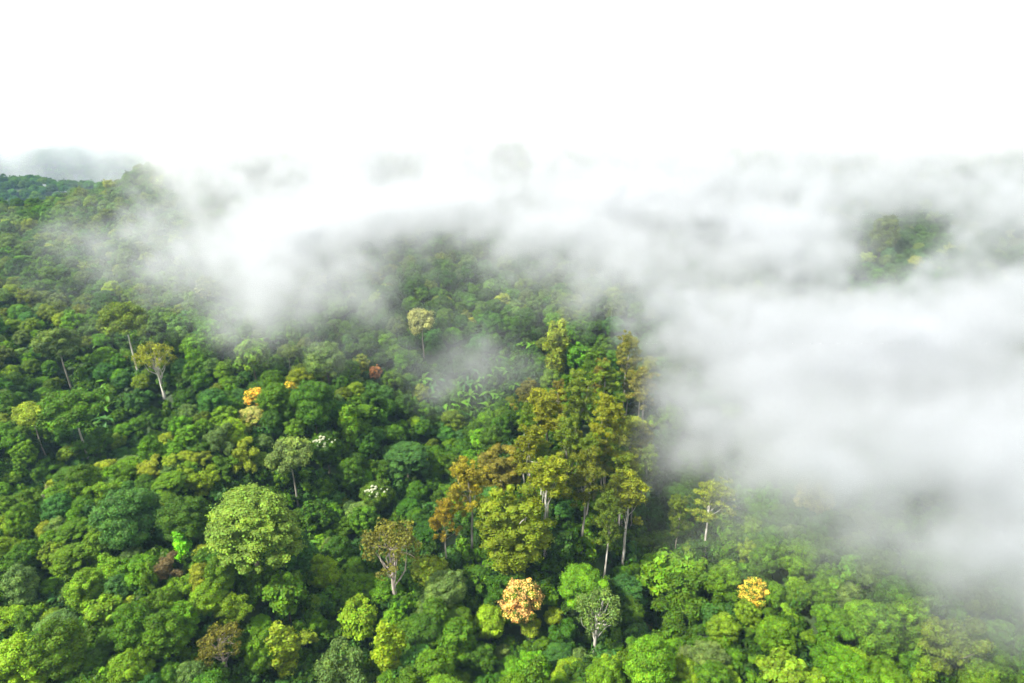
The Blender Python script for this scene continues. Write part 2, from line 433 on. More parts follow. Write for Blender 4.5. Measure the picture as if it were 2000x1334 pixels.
def leaf_blade(name, length, width, arch, folds=7, split=False, mat=None):
    """one arched banana leaf / palm frond: midrib fold, drooping tip, torn margins"""
    g = G(int(length * 10)); k = folds; t = np.linspace(0, 1, k)
    x = length * (t - .12 * t ** 2 * arch); z = length * (.55 * t - arch * .75 * t ** 2)
    wv = width * np.sin(np.pi * np.clip(t * .93 + .06, 0, 1)) ** .6
    V, F = [], []
    if not split:
        for i in range(k):
            V += [(x[i], -wv[i], z[i] + .25 * wv[i]), (x[i], 0, z[i]), (x[i], wv[i], z[i] + .25 * wv[i])]
        for i in range(k - 1):
            a = 3 * i; F += [(a, a + 3, a + 4, a + 1), (a + 1, a + 4, a + 5, a + 2)]
    else:
        V = [(x[i], 0, z[i]) for i in range(k)]
        for i in range(1, k):
            for s in (-1, 1):
                b = len(V); xm, zm = (x[i] + x[i - 1]) / 2, (z[i] + z[i - 1]) / 2
                V += [(xm + .5 * wv[i], s * wv[i], zm - .12 * wv[i]), (x[i] + .35 * wv[i], s * wv[i] * .9, z[i] - .15 * wv[i])]
                F += [(i - 1, b, b + 1, i)]
    return mesh_from(name, V, F4=F, mats=[mat or BROAD], attrs={"leaf_shade": g.random(len(F)), "spray_shade": np.full(len(F), .4)})
BANANA_LEAF = leaf_blade("leaf", 3.4, .42, .95)
FROND = leaf_blade("frond", 3.2, .5, .9, 10, True)
STEM = wood("stem", [(np.array([(0, 0, -1.5), (0, 0, 1.2), (.05, 0, 2.6)]), np.array([.24, .2, .12]))], BARK, 8)
FERN_STEM = wood("stem", [(np.array([(0, 0, -1.5), (0, .1, 2), (.05, .1, 4.6)]), np.array([.16, .13, .11]))], BARK, 8)

# ------------------------------------------------------------------ palette (leaf albedo)
PAL = {
    "dark green": (.036, .088, .010), "deep green": (.050, .118, .010), "mid green": (.072, .150, .010),
    "fresh green": (.095, .200, .010), "bright green": (.120, .215, .012), "lime green": (.18, .28, .014),
    "yellow-green": (.19, .25, .018), "grey-green": (.100, .165, .038), "blue-green": (.052, .135, .024),
    "olive": (.105, .155, .014), "olive-brown": (.140, .135, .020), "bronze": (.20, .165, .014),
    "golden olive": (.165, .190, .012), "orange": (.54, .32, .12), "golden yellow": (.66, .47, .06), "pale layered": (.135, .195, .028), "pale gold": (.34, .31, .09),
    "rust brown": (.26, .11, .04), "neon green": (.15, .38, .012), "pale yellow": (.24, .26, .09), "brown": (.13, .095, .045),
}
# ------------------------------------------------------------------ landmark trees
# px, py of the crown, crown width in px, kind, colour, height factor, name, category, label, short phrase others refer to
LM = [
 (1018,1172,84,"round0","orange",.9,"flowering_tree","round tree covered in orange blossom among green crowns","the orange blossoming tree"),
 (1473,1160,56,"round1","golden yellow",.9,"flowering_tree","small round crown tipped with orange-gold blossom at the foot of the mist","the small orange-gold crown"),
 (566,757,30,"round1","golden yellow",.8,"flowering_tree","topmost of the three golden crowns, bright yellow and smallest",None),
 (497,775,42,"round0","golden yellow",.8,"flowering_tree","middle one of the three golden crowns, deep yellow","the deep yellow crown"),
 (492,810,58,"layer0","pale gold",.8,"flowering_tree","lowest of the three golden crowns, paler and layered",None),
 (705,711,38,"round1","golden olive",.9,"flowering_tree","small ball-shaped mustard yellow crown beside a rust brown one","the mustard yellow ball"),
 (733,727,28,"round0","rust brown",.9,"broadleaf_tree","small rust brown crown beside the mustard yellow ball",None),
 (822,624,64,"emergent0","pale yellow",1.0,"broadleaf_tree","tall tree with pale yellowish flat head and thin white trunk below the mist","the pale flat-headed tree"),
 (240,622,84,"emergent1","olive",1.0,"broadleaf_tree","tall olive tree with one long bare white trunk slanting down below it","the long white trunk"),
 (110,668,78,"emergent2","grey-green",.95,"broadleaf_tree","grey-green flat-topped tree with brownish trunk at the left slope","the grey-green slope tree"),
 (300,690,74,"thin1","golden olive",.9,"broadleaf_tree","rounded golden olive crown right of the long white trunk",None),
 (62,808,72,"emergent0","yellow-green",.9,"broadleaf_tree","pale yellow-green crown with thin leaning trunks by the left edge","the pale left-edge crown"),
 (140,800,104,"emergent1","mid green",.9,"broadleaf_tree","wide dark flat crown on bare trunks next to the pale left-edge crown",None),
 (488,1010,172,"giant","pale layered",1.0,"broadleaf_tree","largest crown of the slope, broad layered pale yellow-green tree","the largest layered tree"),
 (356,1074,34,"column0","neon green",.75,"broadleaf_tree","slim neon green vine-hung column, brightest thing in the forest","the neon green column"),
 (762,1060,118,"thin0","olive-brown",1.0,"broadleaf_tree","thin brown-olive tree with reddish trunk and pale boughs showing","the brown thin tree"),
 (1002,1045,150,"willowy","golden olive",1.0,"eucalyptus_tree","huge full drooping golden olive eucalyptus at the front of the stand","the full golden eucalyptus"),
 (866,1010,48,"euca0","bronze",.85,"eucalyptus_tree","slender orange-bronze eucalyptus at the left front of the stand","the orange-bronze eucalyptus"),
 (915,950,80,"euca1","bronze",1.05,"eucalyptus_tree","tall bronze-olive eucalyptus with pale trunk behind the orange-bronze one",None),
 (1072,935,92,"euca2","golden olive",1.05,"eucalyptus_tree","eucalyptus with the whitest straight trunk in the middle of the stand","the whitest eucalyptus trunk"),
 (1142,930,74,"euca3","olive",1.05,"eucalyptus_tree","olive eucalyptus just right of the whitest trunk in the stand",None),
 (1190,820,76,"euca4","golden olive",1.05,"eucalyptus_tree","golden olive eucalyptus with a pale trunk in the upper stand","the upper pale trunk"),
 (1236,855,62,"euca1","yellow-green",.95,"eucalyptus_tree","brightest yellow-green eucalyptus beside the mist edge","the yellow eucalyptus"),
 (1068,800,104,"euca0","golden olive",1.1,"eucalyptus_tree","broad olive eucalyptus at the upper left of the stand","the broad upper eucalyptus"),
 (1132,775,78,"euca3","olive",1.05,"eucalyptus_tree","olive eucalyptus high in the stand, right of the broad upper one",None),
 (1225,965,96,"euca2","golden olive",1.05,"eucalyptus_tree","yellowish eucalyptus at the right front corner of the stand",None),
 (1187,1010,52,"euca4","olive",.9,"eucalyptus_tree","eucalyptus with thin low trunk standing in dark shade at the front of the stand",None),
 (1226,690,54,"euca1","olive-brown",1.05,"eucalyptus_tree","narrow topmost eucalyptus of the stand under the mist","the topmost eucalyptus"),
 (1030,768,50,"euca2","olive-brown",.8,"eucalyptus_tree","brown eucalyptus at the upper left end of the stand",None),
 (1258,755,64,"euca0","olive-brown",.95,"eucalyptus_tree","brown-olive eucalyptus at the mist edge in the upper stand",None),
 (1180,745,60,"euca3","olive",.95,"eucalyptus_tree","olive eucalyptus between the topmost one and the broad upper one",None),
 (1110,860,64,"euca1","olive",1.0,"eucalyptus_tree","eucalyptus above and right of the whitest trunk, half hidden in the stand",None),
 (1168,880,58,"euca3","golden olive",.95,"eucalyptus_tree","eucalyptus in the middle of the stand below the upper pale trunk",None),
 (1033,875,66,"euca4","golden olive",.95,"eucalyptus_tree","golden olive eucalyptus above the full drooping golden one",None),
 (1265,905,50,"euca0","olive",.95,"eucalyptus_tree","dark olive eucalyptus fading into the mist at the right of the stand",None),
 (1325,1005,44,"euca1","olive",.85,"eucalyptus_tree","slender eucalyptus standing alone in thin mist right of the stand","the lone misty eucalyptus"),
 (1395,975,74,"euca4","yellow-green",.75,"eucalyptus_tree","pale short-trunked eucalyptus farthest right, veiled in mist",None),
 (978,925,92,"willowy","olive-brown",.7,"eucalyptus_tree","rounded brown-olive crown left of the stand with no trunk showing",None),
 (1300,1122,92,"bigleaf0","bright green",1.0,"broadleaf_tree","bright green large-leaved dome at the foot of the eucalyptus stand","the bright large-leaved dome"),
 (1355,1108,56,"bigleaf1","bright green",.9,"broadleaf_tree","smaller bright green large-leaved crown right of the bright dome",None),
 (1338,1172,118,"ragged0","mid green",1.0,"broadleaf_tree","broad knobbly green crown below the bright large-leaved dome",None),
 (1168,1185,92,"thin1","grey-green",1.15,"broadleaf_tree","thin grey-green crown with pale forked trunk running down in front","the forked pale trunk"),
 (1420,1130,70,"dome1","fresh green",.9,"broadleaf_tree","fresh green rounded crown above the small orange-gold crown",None),
 (700,1205,74,"bigleaf1","lime green",1.0,"broadleaf_tree","lime green crown glowing below the brown thin tree","the lime green crown"),
 (762,1278,62,"column1","lime green",.9,"broadleaf_tree","lime green upright crown near the bottom edge","the lower lime column"),
 (668,1312,110,"ragged1","grey-green",1.0,"broadleaf_tree","pale grey-green knobbly crown cut by the bottom edge","the pale bottom crown"),
 (838,1112,66,"bigleaf0","yellow-green",.8,"broadleaf_tree","sparse yellow-green large-leaved crown right of the brown thin tree",None),
 (872,1152,76,"fine0","grey-green",.9,"broadleaf_tree","smooth grey-green crown left of the full golden eucalyptus",None),
 (755,1150,62,"dome3","fresh green",.7,"broadleaf_tree","low deep fresh green crown at the foot of the brown thin tree",None),
 (636,870,64,"dome0","deep green",.9,"flowering_tree","deep green crown carrying a white blossom head in mid slope","the white blossom crown"),
 (736,965,66,"dome0","mid green",.85,"flowering_tree","green crown with white blossom above the brown thin tree","the lower white blossom"),
 (185,872,66,"ragged2","mid green",1.0,"broadleaf_tree","green crown above a thin leaning brown trunk",None),
 (566,890,88,"emergent2","grey-green",1.0,"broadleaf_tree","flat grey-green crown with dark trunk dropping into a deep gap","the dark deep-gap trunk"),
 (430,1252,86,"thin0","olive-brown",.8,"broadleaf_tree","thin brownish crown among green ones at lower left","the brownish lower-left crown"),
 (248,1010,112,"fine1","blue-green",1.0,"broadleaf_tree","wide blue-green dome left of the largest layered tree","the blue-green dome"),
 (362,1012,88,"fine0","deep green",1.0,"broadleaf_tree","smooth dark dome between the blue-green dome and the largest tree",None),
 (320,1110,60,"ragged1","brown",.9,"broadleaf_tree","brown-tinged uneven crown below left of the neon column",None),
 (415,1030,46,"thin1","pale yellow",.8,"broadleaf_tree","small buff crown tucked against the left side of the largest tree",None),
 (1592,965,76,"dome2","pale gold",1.0,"broadleaf_tree","pale gold dome half dissolved in the mist","the pale gold misty dome"),
 (1728,458,48,"dome4","olive",1.0,"broadleaf_tree","olive crown at the top of the hole in the mist","the crown in the mist hole"),
 (402,560,40,"round1","pale yellow",1.0,"flowering_tree","small pale yellow crown just under the mist at upper left","the pale yellow upper crown"),
 (573,655,26,"column0","bright green",.8,"broadleaf_tree","bright green slim crown against the dark under the mist",None),
 (563,685,46,"emergent0","olive",.75,"broadleaf_tree","small olive umbrella crown on a thin white trunk","the small umbrella crown"),
 (492,690,64,"bigleaf0","bright green",1.0,"broadleaf_tree","bright green crown left of the small umbrella crown",None),
 (612,785,84,"fine1","deep green",1.0,"broadleaf_tree","even dark green dome right of the golden crowns","the even dark dome"),
 (537,782,60,"dome2","mid green",.9,"broadleaf_tree","green dome between the golden crowns and the even dark dome",None),
 (636,700,74,"fine0","grey-green",1.0,"broadleaf_tree","grey-green dome above left of the mustard yellow ball",None),
 (1086,682,48,"column1","yellow-green",1.0,"broadleaf_tree","bright yellow-green upright crown under the mist above the stand","the bright upright crown"),
 (1075,742,40,"dome3","bright green",.8,"broadleaf_tree","small bright green dome above the broad upper eucalyptus",None),
 (795,888,84,"layer2","blue-green",1.0,"broadleaf_tree","light blue-green layered crown in the middle of the picture","the light layered crown"),
 (682,835,40,"column1","bright green",1.0,"broadleaf_tree","bright green vine-hung column right of the white blossom crown",None),
 (640,840,0,None,None,0,None,None,None),
 (1036,1220,44,"bigleaf1","yellow-green",.8,"broadleaf_tree","small yellow-green crown right below the orange blossoming tree",None),
 (1275,1212,40,"bigleaf0","golden olive",.6,"broadleaf_tree","small mustard-coloured crown low between green domes",None),
 (1215,1237,34,"bigleaf1","lime green",.6,"broadleaf_tree","little lime crown right of the forked pale trunk",None),
 (1412,1225,56,"dome1","bright green",.9,"broadleaf_tree","bright knobbly crown below the small orange-gold crown",None),
 (1560,1085,72,"dome0","fresh green",1.0,"broadleaf_tree","fresh green lobed crown at the lower edge of the right-hand mist","the fresh lobed crown"),
 (1720,1115,84,"fine0","grey-green",1.0,"broadleaf_tree","large even dome in thin mist at lower right","the large misty dome"),
 (1815,1160,76,"dome3","grey-green",1.0,"broadleaf_tree","grey-green crown right of the large misty dome",None),
 (1865,1255,112,"ragged2","olive",1.1,"broadleaf_tree","wide brownish olive crown in the lower right corner","the wide olive corner crown"),
 (1530,1310,84,"bigleaf0","bright green",.9,"broadleaf_tree","bright green crown cut by the bottom edge at right","the bright bottom crown"),
 (1140,1150,90,"fine1","fresh green",.8,"broadleaf_tree","fresh green crown at the front of the dark gap below the stand",None),
 (260,1180,44,"bigleaf1","yellow-green",.7,"broadleaf_tree","small yellow-green crown in lower left","the small lower-left yellow crown"),
 (200,1190,66,"bigleaf0","bright green",.8,"broadleaf_tree","bright green crown left of the small yellow-green one",None),
 (40,1300,110,"dome2","lime green",.9,"broadleaf_tree","lime green crown filling the lower left corner","the lime corner crown"),
 (555,1280,64,"column1","yellow-green",.8,"broadleaf_tree","yellow-green upright crown left of the pale bottom crown",None),
 (555,1150,76,"bigleaf0","fresh green",.9,"broadleaf_tree","fresh green large-leaved crown below the largest layered tree","the crown below the giant"),
]
LM = [l for l in LM if l[3]]
BARES = [(82,965,44,1.0,"leafless grey-brown tree spreading twigs above the green at the left",),
         (555,797,36,.8,"small leafless tree below the middle golden crown"),]
EXCL = []      # (px, py, r) already taken in the picture
TREES = []     # dicts
def add_tree(x, y, key, scale, rot, color, name, label, px, py, wpx, hs=1.0, mark=None, bloom=False):
    TREES.append(dict(x=x, y=y, key=key, s=scale, rot=rot, col=color, name=name, label=label, px=px, py=py, w=wpx, hs=hs, mark=mark, bloom=bloom))
for (px, py, wd, key, col, hf, name, label, short) in LM:
    K = KINDS[key]; g = G(px * 7 + py)
    s = 1.0; x = y = 0
    for it in range(4):
        x, y = place(px, py, K.zc * s * hf)
        _, _, d = project(x, y, float(ground_z(x, y)) + K.zc * s * hf)
        s = wd * d / FPX / (2 * K.rx)
        if name == "eucalyptus_tree": s = max(s, .72)
    hs = hf if name != "eucalyptus_tree" else hf / s * 1.0
    x, y = place(px, py, K.zc * s * hs)
    add_tree(x, y, key, s, g.uniform(0, 6.28), col, name, label, px, py, wd, hs, short, bloom=name == "flowering_tree" and "white blossom" in label)
    EXCL.append((px, py, wd * .5))
    # keep the shown trunk free
    bx, by, _ = project(x, y, float(ground_z(x, y)) + 1)
    if key[:4] in ("emer", "euca", "thin"):
        for t in (.35, .6, .85): EXCL.append((px + (bx - px) * t, py + (by - py) * t, 20 if key[:4] == 'euca' else 13))
for (px, py, wd, hf, label) in BARES:
    K = KINDS["bare"]; x, y = place(px, py, K.zc * hf); _, _, d = project(x, y, float(ground_z(x, y)) + K.zc)
    s = wd * d / FPX / (2 * K.rx); x, y = place(px, py, K.zc * s)
    add_tree(x, y, "bare", s, px, "brown", "bare_tree", label, px, py, wd, 1.0, None)
    EXCL.append((px, py, wd * .45))
EXCL += [(190, 770, 38), (170, 735, 30), (960, 740, 44), (870, 758, 42), (930, 790, 32), (1000, 695, 34), (1180, 1120, 26), (1120, 1110, 22), (1060, 1130, 20), (640, 1262, 20), (598, 1050, 22), (855, 790, 22), (200, 830, 18), (1290, 1060, 16), (600, 965, 14)]

# mist opacity as read over the slope (0 clear .. 9 closed); columns every 100 px, rows every 50 px from 250
MIST = """
0 0 2 6 9 9 9 9 9 9 9 9 9 9 9 9 9 9 9 9 9
0 0 2 7 9 9 9 9 9 9 9 9 9 9 9 9 9 9 9 9 9
0 0 2 6 9 9 9 9 9 9 9 9 9 9 8 8 9 9 9 9 9
0 0 2 6 8 9 9 9 9 9 8 9 9 9 8 8 8 8 7 8 9
1 2 4 6 8 9 9 9 7 8 9 9 9 8 7 8 9 4 2 7 8
0 2 4 5 7 8 8 7 3 6 8 8 9 8 7 8 9 2 1 7 8
1 2 3 5 6 7 7 6 3 5 6 8 6 8 8 5 4 2 3 7 8
0 1 2 3 4 6 4 3 2 4 4 6 3 8 9 8 7 8 7 8 8
0 0 1 1 2 3 2 1 2 4 1 1 0 8 9 9 9 9 9 8 8
0 0 0 0 0 0 0 1 2 4 0 0 0 9 9 9 9 9 9 9 8
0 0 0 0 0 0 0 0 1 3 1 0 0 9 9 9 9 9 9 9 9
0 0 0 0 0 0 0 0 0 1 0 0 0 7 8 9 9 9 9 9 9
0 0 0 0 0 0 0 0 0 0 0 0 0 6 8 9 9 9 9 9 9
0 0 0 0 0 0 0 0 0 0 0 0 0 4 6 8 8 8 7 8 9
0 0 0 0 0 0 0 0 0 0 0 0 0 2 4 5 4 6 5 7 8
0 0 0 0 0 0 0 0 0 0 0 0 0 1 2 3 3 5 6 7 7
0 0 0 0 0 0 0 0 0 0 0 0 0 0 2 2 2 4 6 7 8
0 0 0 0 0 0 0 0 0 0 0 0 0 0 0 1 1 3 5 7 7
0 0 0 0 0 0 0 0 0 0 0 0 0 0 0 0 1 1 3 6 6
0 0 0 0 0 0 0 0 0 0 0 0 0 0 0 0 0 1 2 4 5
0 0 0 0 0 0 0 0 0 0 0 0 0 0 0 0 0 0 1 2 3
0 0 0 0 0 0 0 0 0 0 0 0 0 0 0 0 0 0 0 0 0
"""
MT = np.array([[int(c) for c in l.split()] for l in MIST.strip().splitlines()], float)
TAU = np.array([0, .12, .28, .48, .74, 1.1, 1.6, 2.3, 3.4, 6.0])
def mist_tau(px, py):
    u = np.clip((np.asarray(px, float)) / 100, 0, 19.999); v = np.clip((np.asarray(py, float) - 250) / 50, 0, 20.999)
    i = np.floor(u).astype(int); j = np.floor(v).astype(int); fu = u - i; fv = v - j
    fu = fu * fu * (3 - 2 * fu); fv = fv * fv * (3 - 2 * fv)
    T = TAU[MT.astype(int)]
    return (T[j, i] * (1 - fu) + T[j, i + 1] * fu) * (1 - fv) + (T[j + 1, i] * (1 - fu) + T[j + 1, i + 1] * fu) * fv

# ------------------------------------------------------------------ the other trees of the forest: scattered with their own spacing
def scatter(seed, ylo, yhi, rlo, rhi, tries, existing, over=.78, wide=.82):
    g = G(seed); cell = 12.0; grid = {}
    pts = []
    def put(x, y, r):
        grid.setdefault((int(x // cell), int(y // cell)), []).append((x, y, r))
    for e in existing: put(*e)
    for _ in range(tries):
        y = ylo + (yhi - ylo) * g.random() ** .8; x = g.uniform(-1, 1) * (wide * y + 30)
        r = g.uniform(rlo, rhi); a, b = int(x // cell), int(y // cell); ok = True
        for i in (a - 1, a, a + 1):
            for j in (b - 1, b, b + 1):
                for (u, v, q) in grid.get((i, j), ()):
                    if (u - x) ** 2 + (v - y) ** 2 < (over * (r + q)) ** 2: ok = False; break
                if not ok: break
            if not ok: break
        if ok: put(x, y, r); pts.append((x, y, r))
    return pts
taken = [(t["x"], t["y"], KINDS[t["key"]].rx * t["s"] * (.35 if t["key"][:4] in ("euca", "emer") else .8)) for t in TREES]
pts = scatter(5, 48, 520, 1.9, 3.75, 80000, taken, over=.70)
pts += [p for p in scatter(15, 10, 520, 2.6, 4.4, 30000, taken + pts, over=.70, wide=1.15) if abs(p[0]) > .80 * p[1] + 30 or p[1] < 48]      # the forest goes on outside the picture
EX = np.array(EXCL)
FKEYS = ["dome0", "dome1", "dome2", "dome3", "dome4", "round0", "round1", "fine0", "fine1", "layer0", "layer1", "layer2", "ragged0", "ragged1", "ragged2", "bigleaf0", "bigleaf1", "column0", "column1"]
FW = np.array([3, 3, 3, 3, 3, 1.2, 1.2, 1.6, 1.6, 1.6, 1.6, 1.6, 3, 3, 3, .9, .9, .35, .5]); FW /= FW.sum()
def pick_colour(g, px, py, x, y):
    n = vnoise(x + 200, y + 77, 38); u = g.random() + .25 * n
    if px > 1250 and py > 1000: P = ["deep green", "mid green", "grey-green", "mid green", "grey-green", "fresh green", "fresh green", "mid green", "bright green"]
    elif py > 850 and px < 800: P = ["deep green", "blue-green", "mid green", "mid green", "fresh green", "fresh green", "grey-green", "bright green", "yellow-green"]
    elif 820 < px < 1300 and 620 < py < 1120: P = ["dark green", "dark green", "deep green", "deep green", "blue-green", "mid green", "mid green", "olive", "fresh green"]
    elif px > 1500 and py < 700: P = ["dark green", "dark green", "deep green", "dark green", "olive", "blue-green"]
    elif py < 620: P = ["dark green", "deep green", "deep green", "mid green", "mid green", "grey-green", "olive", "grey-green", "olive"]
    else: P = ["deep green", "deep green", "blue-green", "mid green", "mid green", "grey-green", "fresh green", "olive", "fresh green"]
    if g.random() < .035: return "lime green" if py > 800 else "yellow-green"
    return P[int(np.clip(u, 0, .999) * len(P))]
cand = []
for (x, y, r) in pts:
    g = G(int(abs(x) * 131 + y * 17)); key = FKEYS[g.choice(len(FKEYS), p=FW)]; K = KINDS[key]
    s = r / K.rx * (1.12 if key[:3] != "col" else .75); gz = float(ground_z(x, y)); hs = g.uniform(.72, 1.12)
    px, py, d = project(x, y, gz + K.zc * s * hs); px = float(px); py = float(py); rp = r * FPX / float(d)
    D = np.hypot(EX[:, 0] - px, EX[:, 1] - py)
    if (D < .80 * EX[:, 2] + .62 * rp).any(): continue
    tau = float(mist_tau(px, py))
    onscreen = -rp < px < 2000 + rp and 250 < py < 1334 + rp * .9
    cand.append(dict(x=x, y=y, key=key, s=s, rot=g.uniform(0, 6.28), col=pick_colour(g, px, py, x, y), name="broadleaf_tree", label=None,
                     px=px, py=py, w=2 * rp, hs=hs, mark=None, bloom=False, score=(rp * math.exp(-.5 * tau) if onscreen and tau < 1.7 else 0)))
cand.sort(key=lambda c: -c["score"])
N_NEAR = 300 - sum(t["name"] == "broadleaf_tree" for t in TREES)
near, rest = cand[:N_NEAR], cand[N_NEAR:]
near = [c for c in near if c["score"] > 0]
# extra eucalyptus filling the stand
g = G(321)
for k in range(26):
    px = g.uniform(1000, 1270); py = g.uniform(760, 960) if k % 2 else g.uniform(720, 900)
    if px < 1060 and py < 800: px += 90
    key = f"euca{g.integers(5)}"; K = KINDS[key]; s = g.uniform(.75, .95); x, y = place(px, py, K.zc * s)
    _, _, d = project(x, y, float(ground_z(x, y)) + K.zc)
    add_tree(x, y, key, s, g.uniform(0, 6.28), ["olive", "golden olive", "olive-brown", "olive"][k % 4], "eucalyptus_tree", None, px, py, 2 * K.rx * s * FPX / float(d), 1.0)
TREES += near
print("trees:", len(TREES), "rest:", len(rest), "spots", len(pts), round(time.time() - T0, 1))

# ------------------------------------------------------------------ labels: what a tree looks like and the landmark it stands by
marks = [(t["px"], t["py"], t["mark"]) for t in TREES if t["mark"]]
ORD = ["nearest", "second", "third", "fourth", "fifth", "sixth", "seventh", "eighth", "ninth", "tenth", "eleventh", "twelfth"]
SIDE = ["right of", "below right of", "below", "below left of", "left of", "above left of", "above", "above right of"]
bins = {}
for t in TREES:
    if t["label"]: continue
    d = [math.hypot(t["px"] - a, (t["py"] - b) * 1.2) for a, b, _ in marks]; k = int(np.argmin(d))
    ang = math.atan2(t["py"] - marks[k][1], t["px"] - marks[k][0]) % (2 * math.pi)
    side = SIDE[int(round(ang / (math.pi / 4))) % 8]
    sh = KINDS[t["key"]].shape; nm = "eucalyptus" if t["name"].startswith("euca") else "tree"
    bins.setdefault((t["col"], sh, nm, side, marks[k][2]), []).append((d[k], t))
for (col, sh, nm, side, mk), L in bins.items():
    L.sort(key=lambda q: q[0])
    for i, (_, t) in enumerate(L):
        o = (ORD[i] + " ") if len(L) > 1 else ""
        t["label"] = f"{o}{col} {sh} {nm} {side} {mk}"

GROUPS = {"broadleaf_tree": "broadleaved trees of the mountain forest", "eucalyptus_tree": "eucalyptus trees of the tall stand",
          "flowering_tree": "trees in blossom", "bare_tree": "leafless trees"}
used = set()
def build_tree(t):
    K = KINDS[t["key"]]
    root = bpy.data.objects.new(t["name"], None); COL.objects.link(root); root.empty_display_size = .5
    root.location = (t["x"], t["y"], float(ground_z(t["x"], t["y"])) - .1)
    root.rotation_euler = (0, 0, t['rot']); g0 = G(int(t['px'] + 9 * t['py'])); e = g0.uniform(.88, 1.12) if t['name'] == 'broadleaf_tree' else 1
    root.scale = (t['s'] * e, t['s'] / e, t['s'] * t['hs'])
    tag(root, t["label"], "eucalyptus tree" if t["name"][:4] == "euca" else "tree", GROUPS[t["name"]])
    g = G(int(t["px"] * 3 + t["py"] * 5)); c = np.array(PAL[t["col"]]) * g.uniform(.85, 1.15) * (1 + g.normal(size=3) * .05)
    if K.crown:
        o = link("crown", K.crown, root); o.color = (*[float(v) for v in c], 1)
        if t["name"] == "flowering_tree" and not t["bloom"]: o.material_slots[0].link = 'OBJECT'; o.material_slots[0].material = FLOWER
    link("trunk", K.trunk, root)
    for b in K.branches: link("branch", b, root)
    if t["bloom"]: 
        link("blossom", BLOOM, root); root.rotation_euler.z = .4
for t in TREES: build_tree(t)

# ------------------------------------------------------------------ banana plants and tree ferns in the clearings
def rosette(name, leafmesh, leafname, stem, x, y, s, n, col, label, cat, group, zt, seed):
    g = G(seed); root = bpy.data.objects.new(name, None); COL.objects.link(root)
    root.location = (x, y, float(ground_z(x, y)) + .6); root.scale = (s, s, s); root.rotation_euler = (g.normal() * .08, g.normal() * .08, g.uniform(0, 6.28))
    tag(root, label, cat, group); link("stem", stem, root)
    for k in range(n):
        o = link(leafname, leafmesh, root); o.location = (0, 0, zt)
        o.rotation_euler = (g.normal() * .15, g.uniform(-.55, .35), k * 2 * math.pi / n * 1.0 + g.normal() * .2); q = g.uniform(.75, 1.1); o.scale = (q, q, q)
        c = np.array(PAL[col]) * g.uniform(.8, 1.25); o.color = (*[float(v) for v in c], 1)
plants = []
g = G(77)
for cx, cy, sx, sy, n in ((865, 765, 45, 28, 9), (960, 735, 55, 40, 14), (1000, 690, 40, 22, 6), (1175, 690, 30, 16, 4), (190, 790, 22, 50, 7), (195, 700, 22, 30, 3), (605, 1045, 28, 28, 6), (925, 880, 20, 26, 4), (745, 880, 20, 10, 2),
                       (880, 800, 26, 14, 3), (940, 810, 20, 14, 3)):
    for k in range(n):
        for _ in range(30):
            a, b = cx + g.uniform(-1, 1) * sx, cy + g.uniform(-1, 1) * sy
            if all(math.hypot(a - p[0], b - p[1]) > 17 for p in plants): plants.append((a, b)); break
def near_mark(px, py):
    d = [math.hypot(px - a, py - b) for a, b, _ in marks]; k = int(np.argmin(d)); ang = math.atan2(py - marks[k][1], px - marks[k][0]) % (2 * math.pi)
    return k, SIDE[int(round(ang / (math.pi / 4))) % 8], d[k]
pb = {}
for i, (px, py) in enumerate(plants):
    k, side, d = near_mark(px, py); pb.setdefault((side, marks[k][2]), []).append((d, i, px, py))
for (side, mk), L in pb.items():
    L.sort()
    for j, (d, i, px, py) in enumerate(L):
        x, y = place(px, py, 4.6)
        o = (ORD[j] if len(L) > 1 else "lone")
        rosette("banana_plant", BANANA_LEAF, "leaf", STEM, x, y, G(i).uniform(1.2, 1.7), 8, ["fresh green", "blue-green", "mid green", "fresh green"][i % 4],
                f"{o} banana plant with long arching leaves {side} {mk}", "banana plant", "banana plants in the clearings", 2.4, 500 + i)
for i, (px, py, s, col, lab) in enumerate(((203, 1166, .9, "yellow-green", "bright yellow-green fan of fronds in a gap at the lower left"),
                           (48, 1168, .8, "lime green", "lime tree fern close to the left edge of the picture"),
                           (110, 1162, .9, "blue-green", "blue-green tree fern right of the lime tree fern at lower left"),
                           (190, 1222, .8, "blue-green", "dark blue-green fern rosette in the gap below the yellow-green fan"),
                           (325, 1290, .8, "blue-green", "blue-green fern rosette near the bottom edge below the brownish crown"),
                           (225, 955, 1.0, "grey-green", "grey-green palm-like rosette right of the leaning brown trunk"),
                           (1110, 690, .9, "fresh green", "fresh green fern rosette under the mist above the eucalyptus stand"))):
    x, y = place(px, py, 6.5)
    rosette("tree_fern", FROND, "frond", FERN_STEM, x, y, s * 1.1, 11, col, lab, "tree fern", "tree ferns", 4.5, 900 + i)

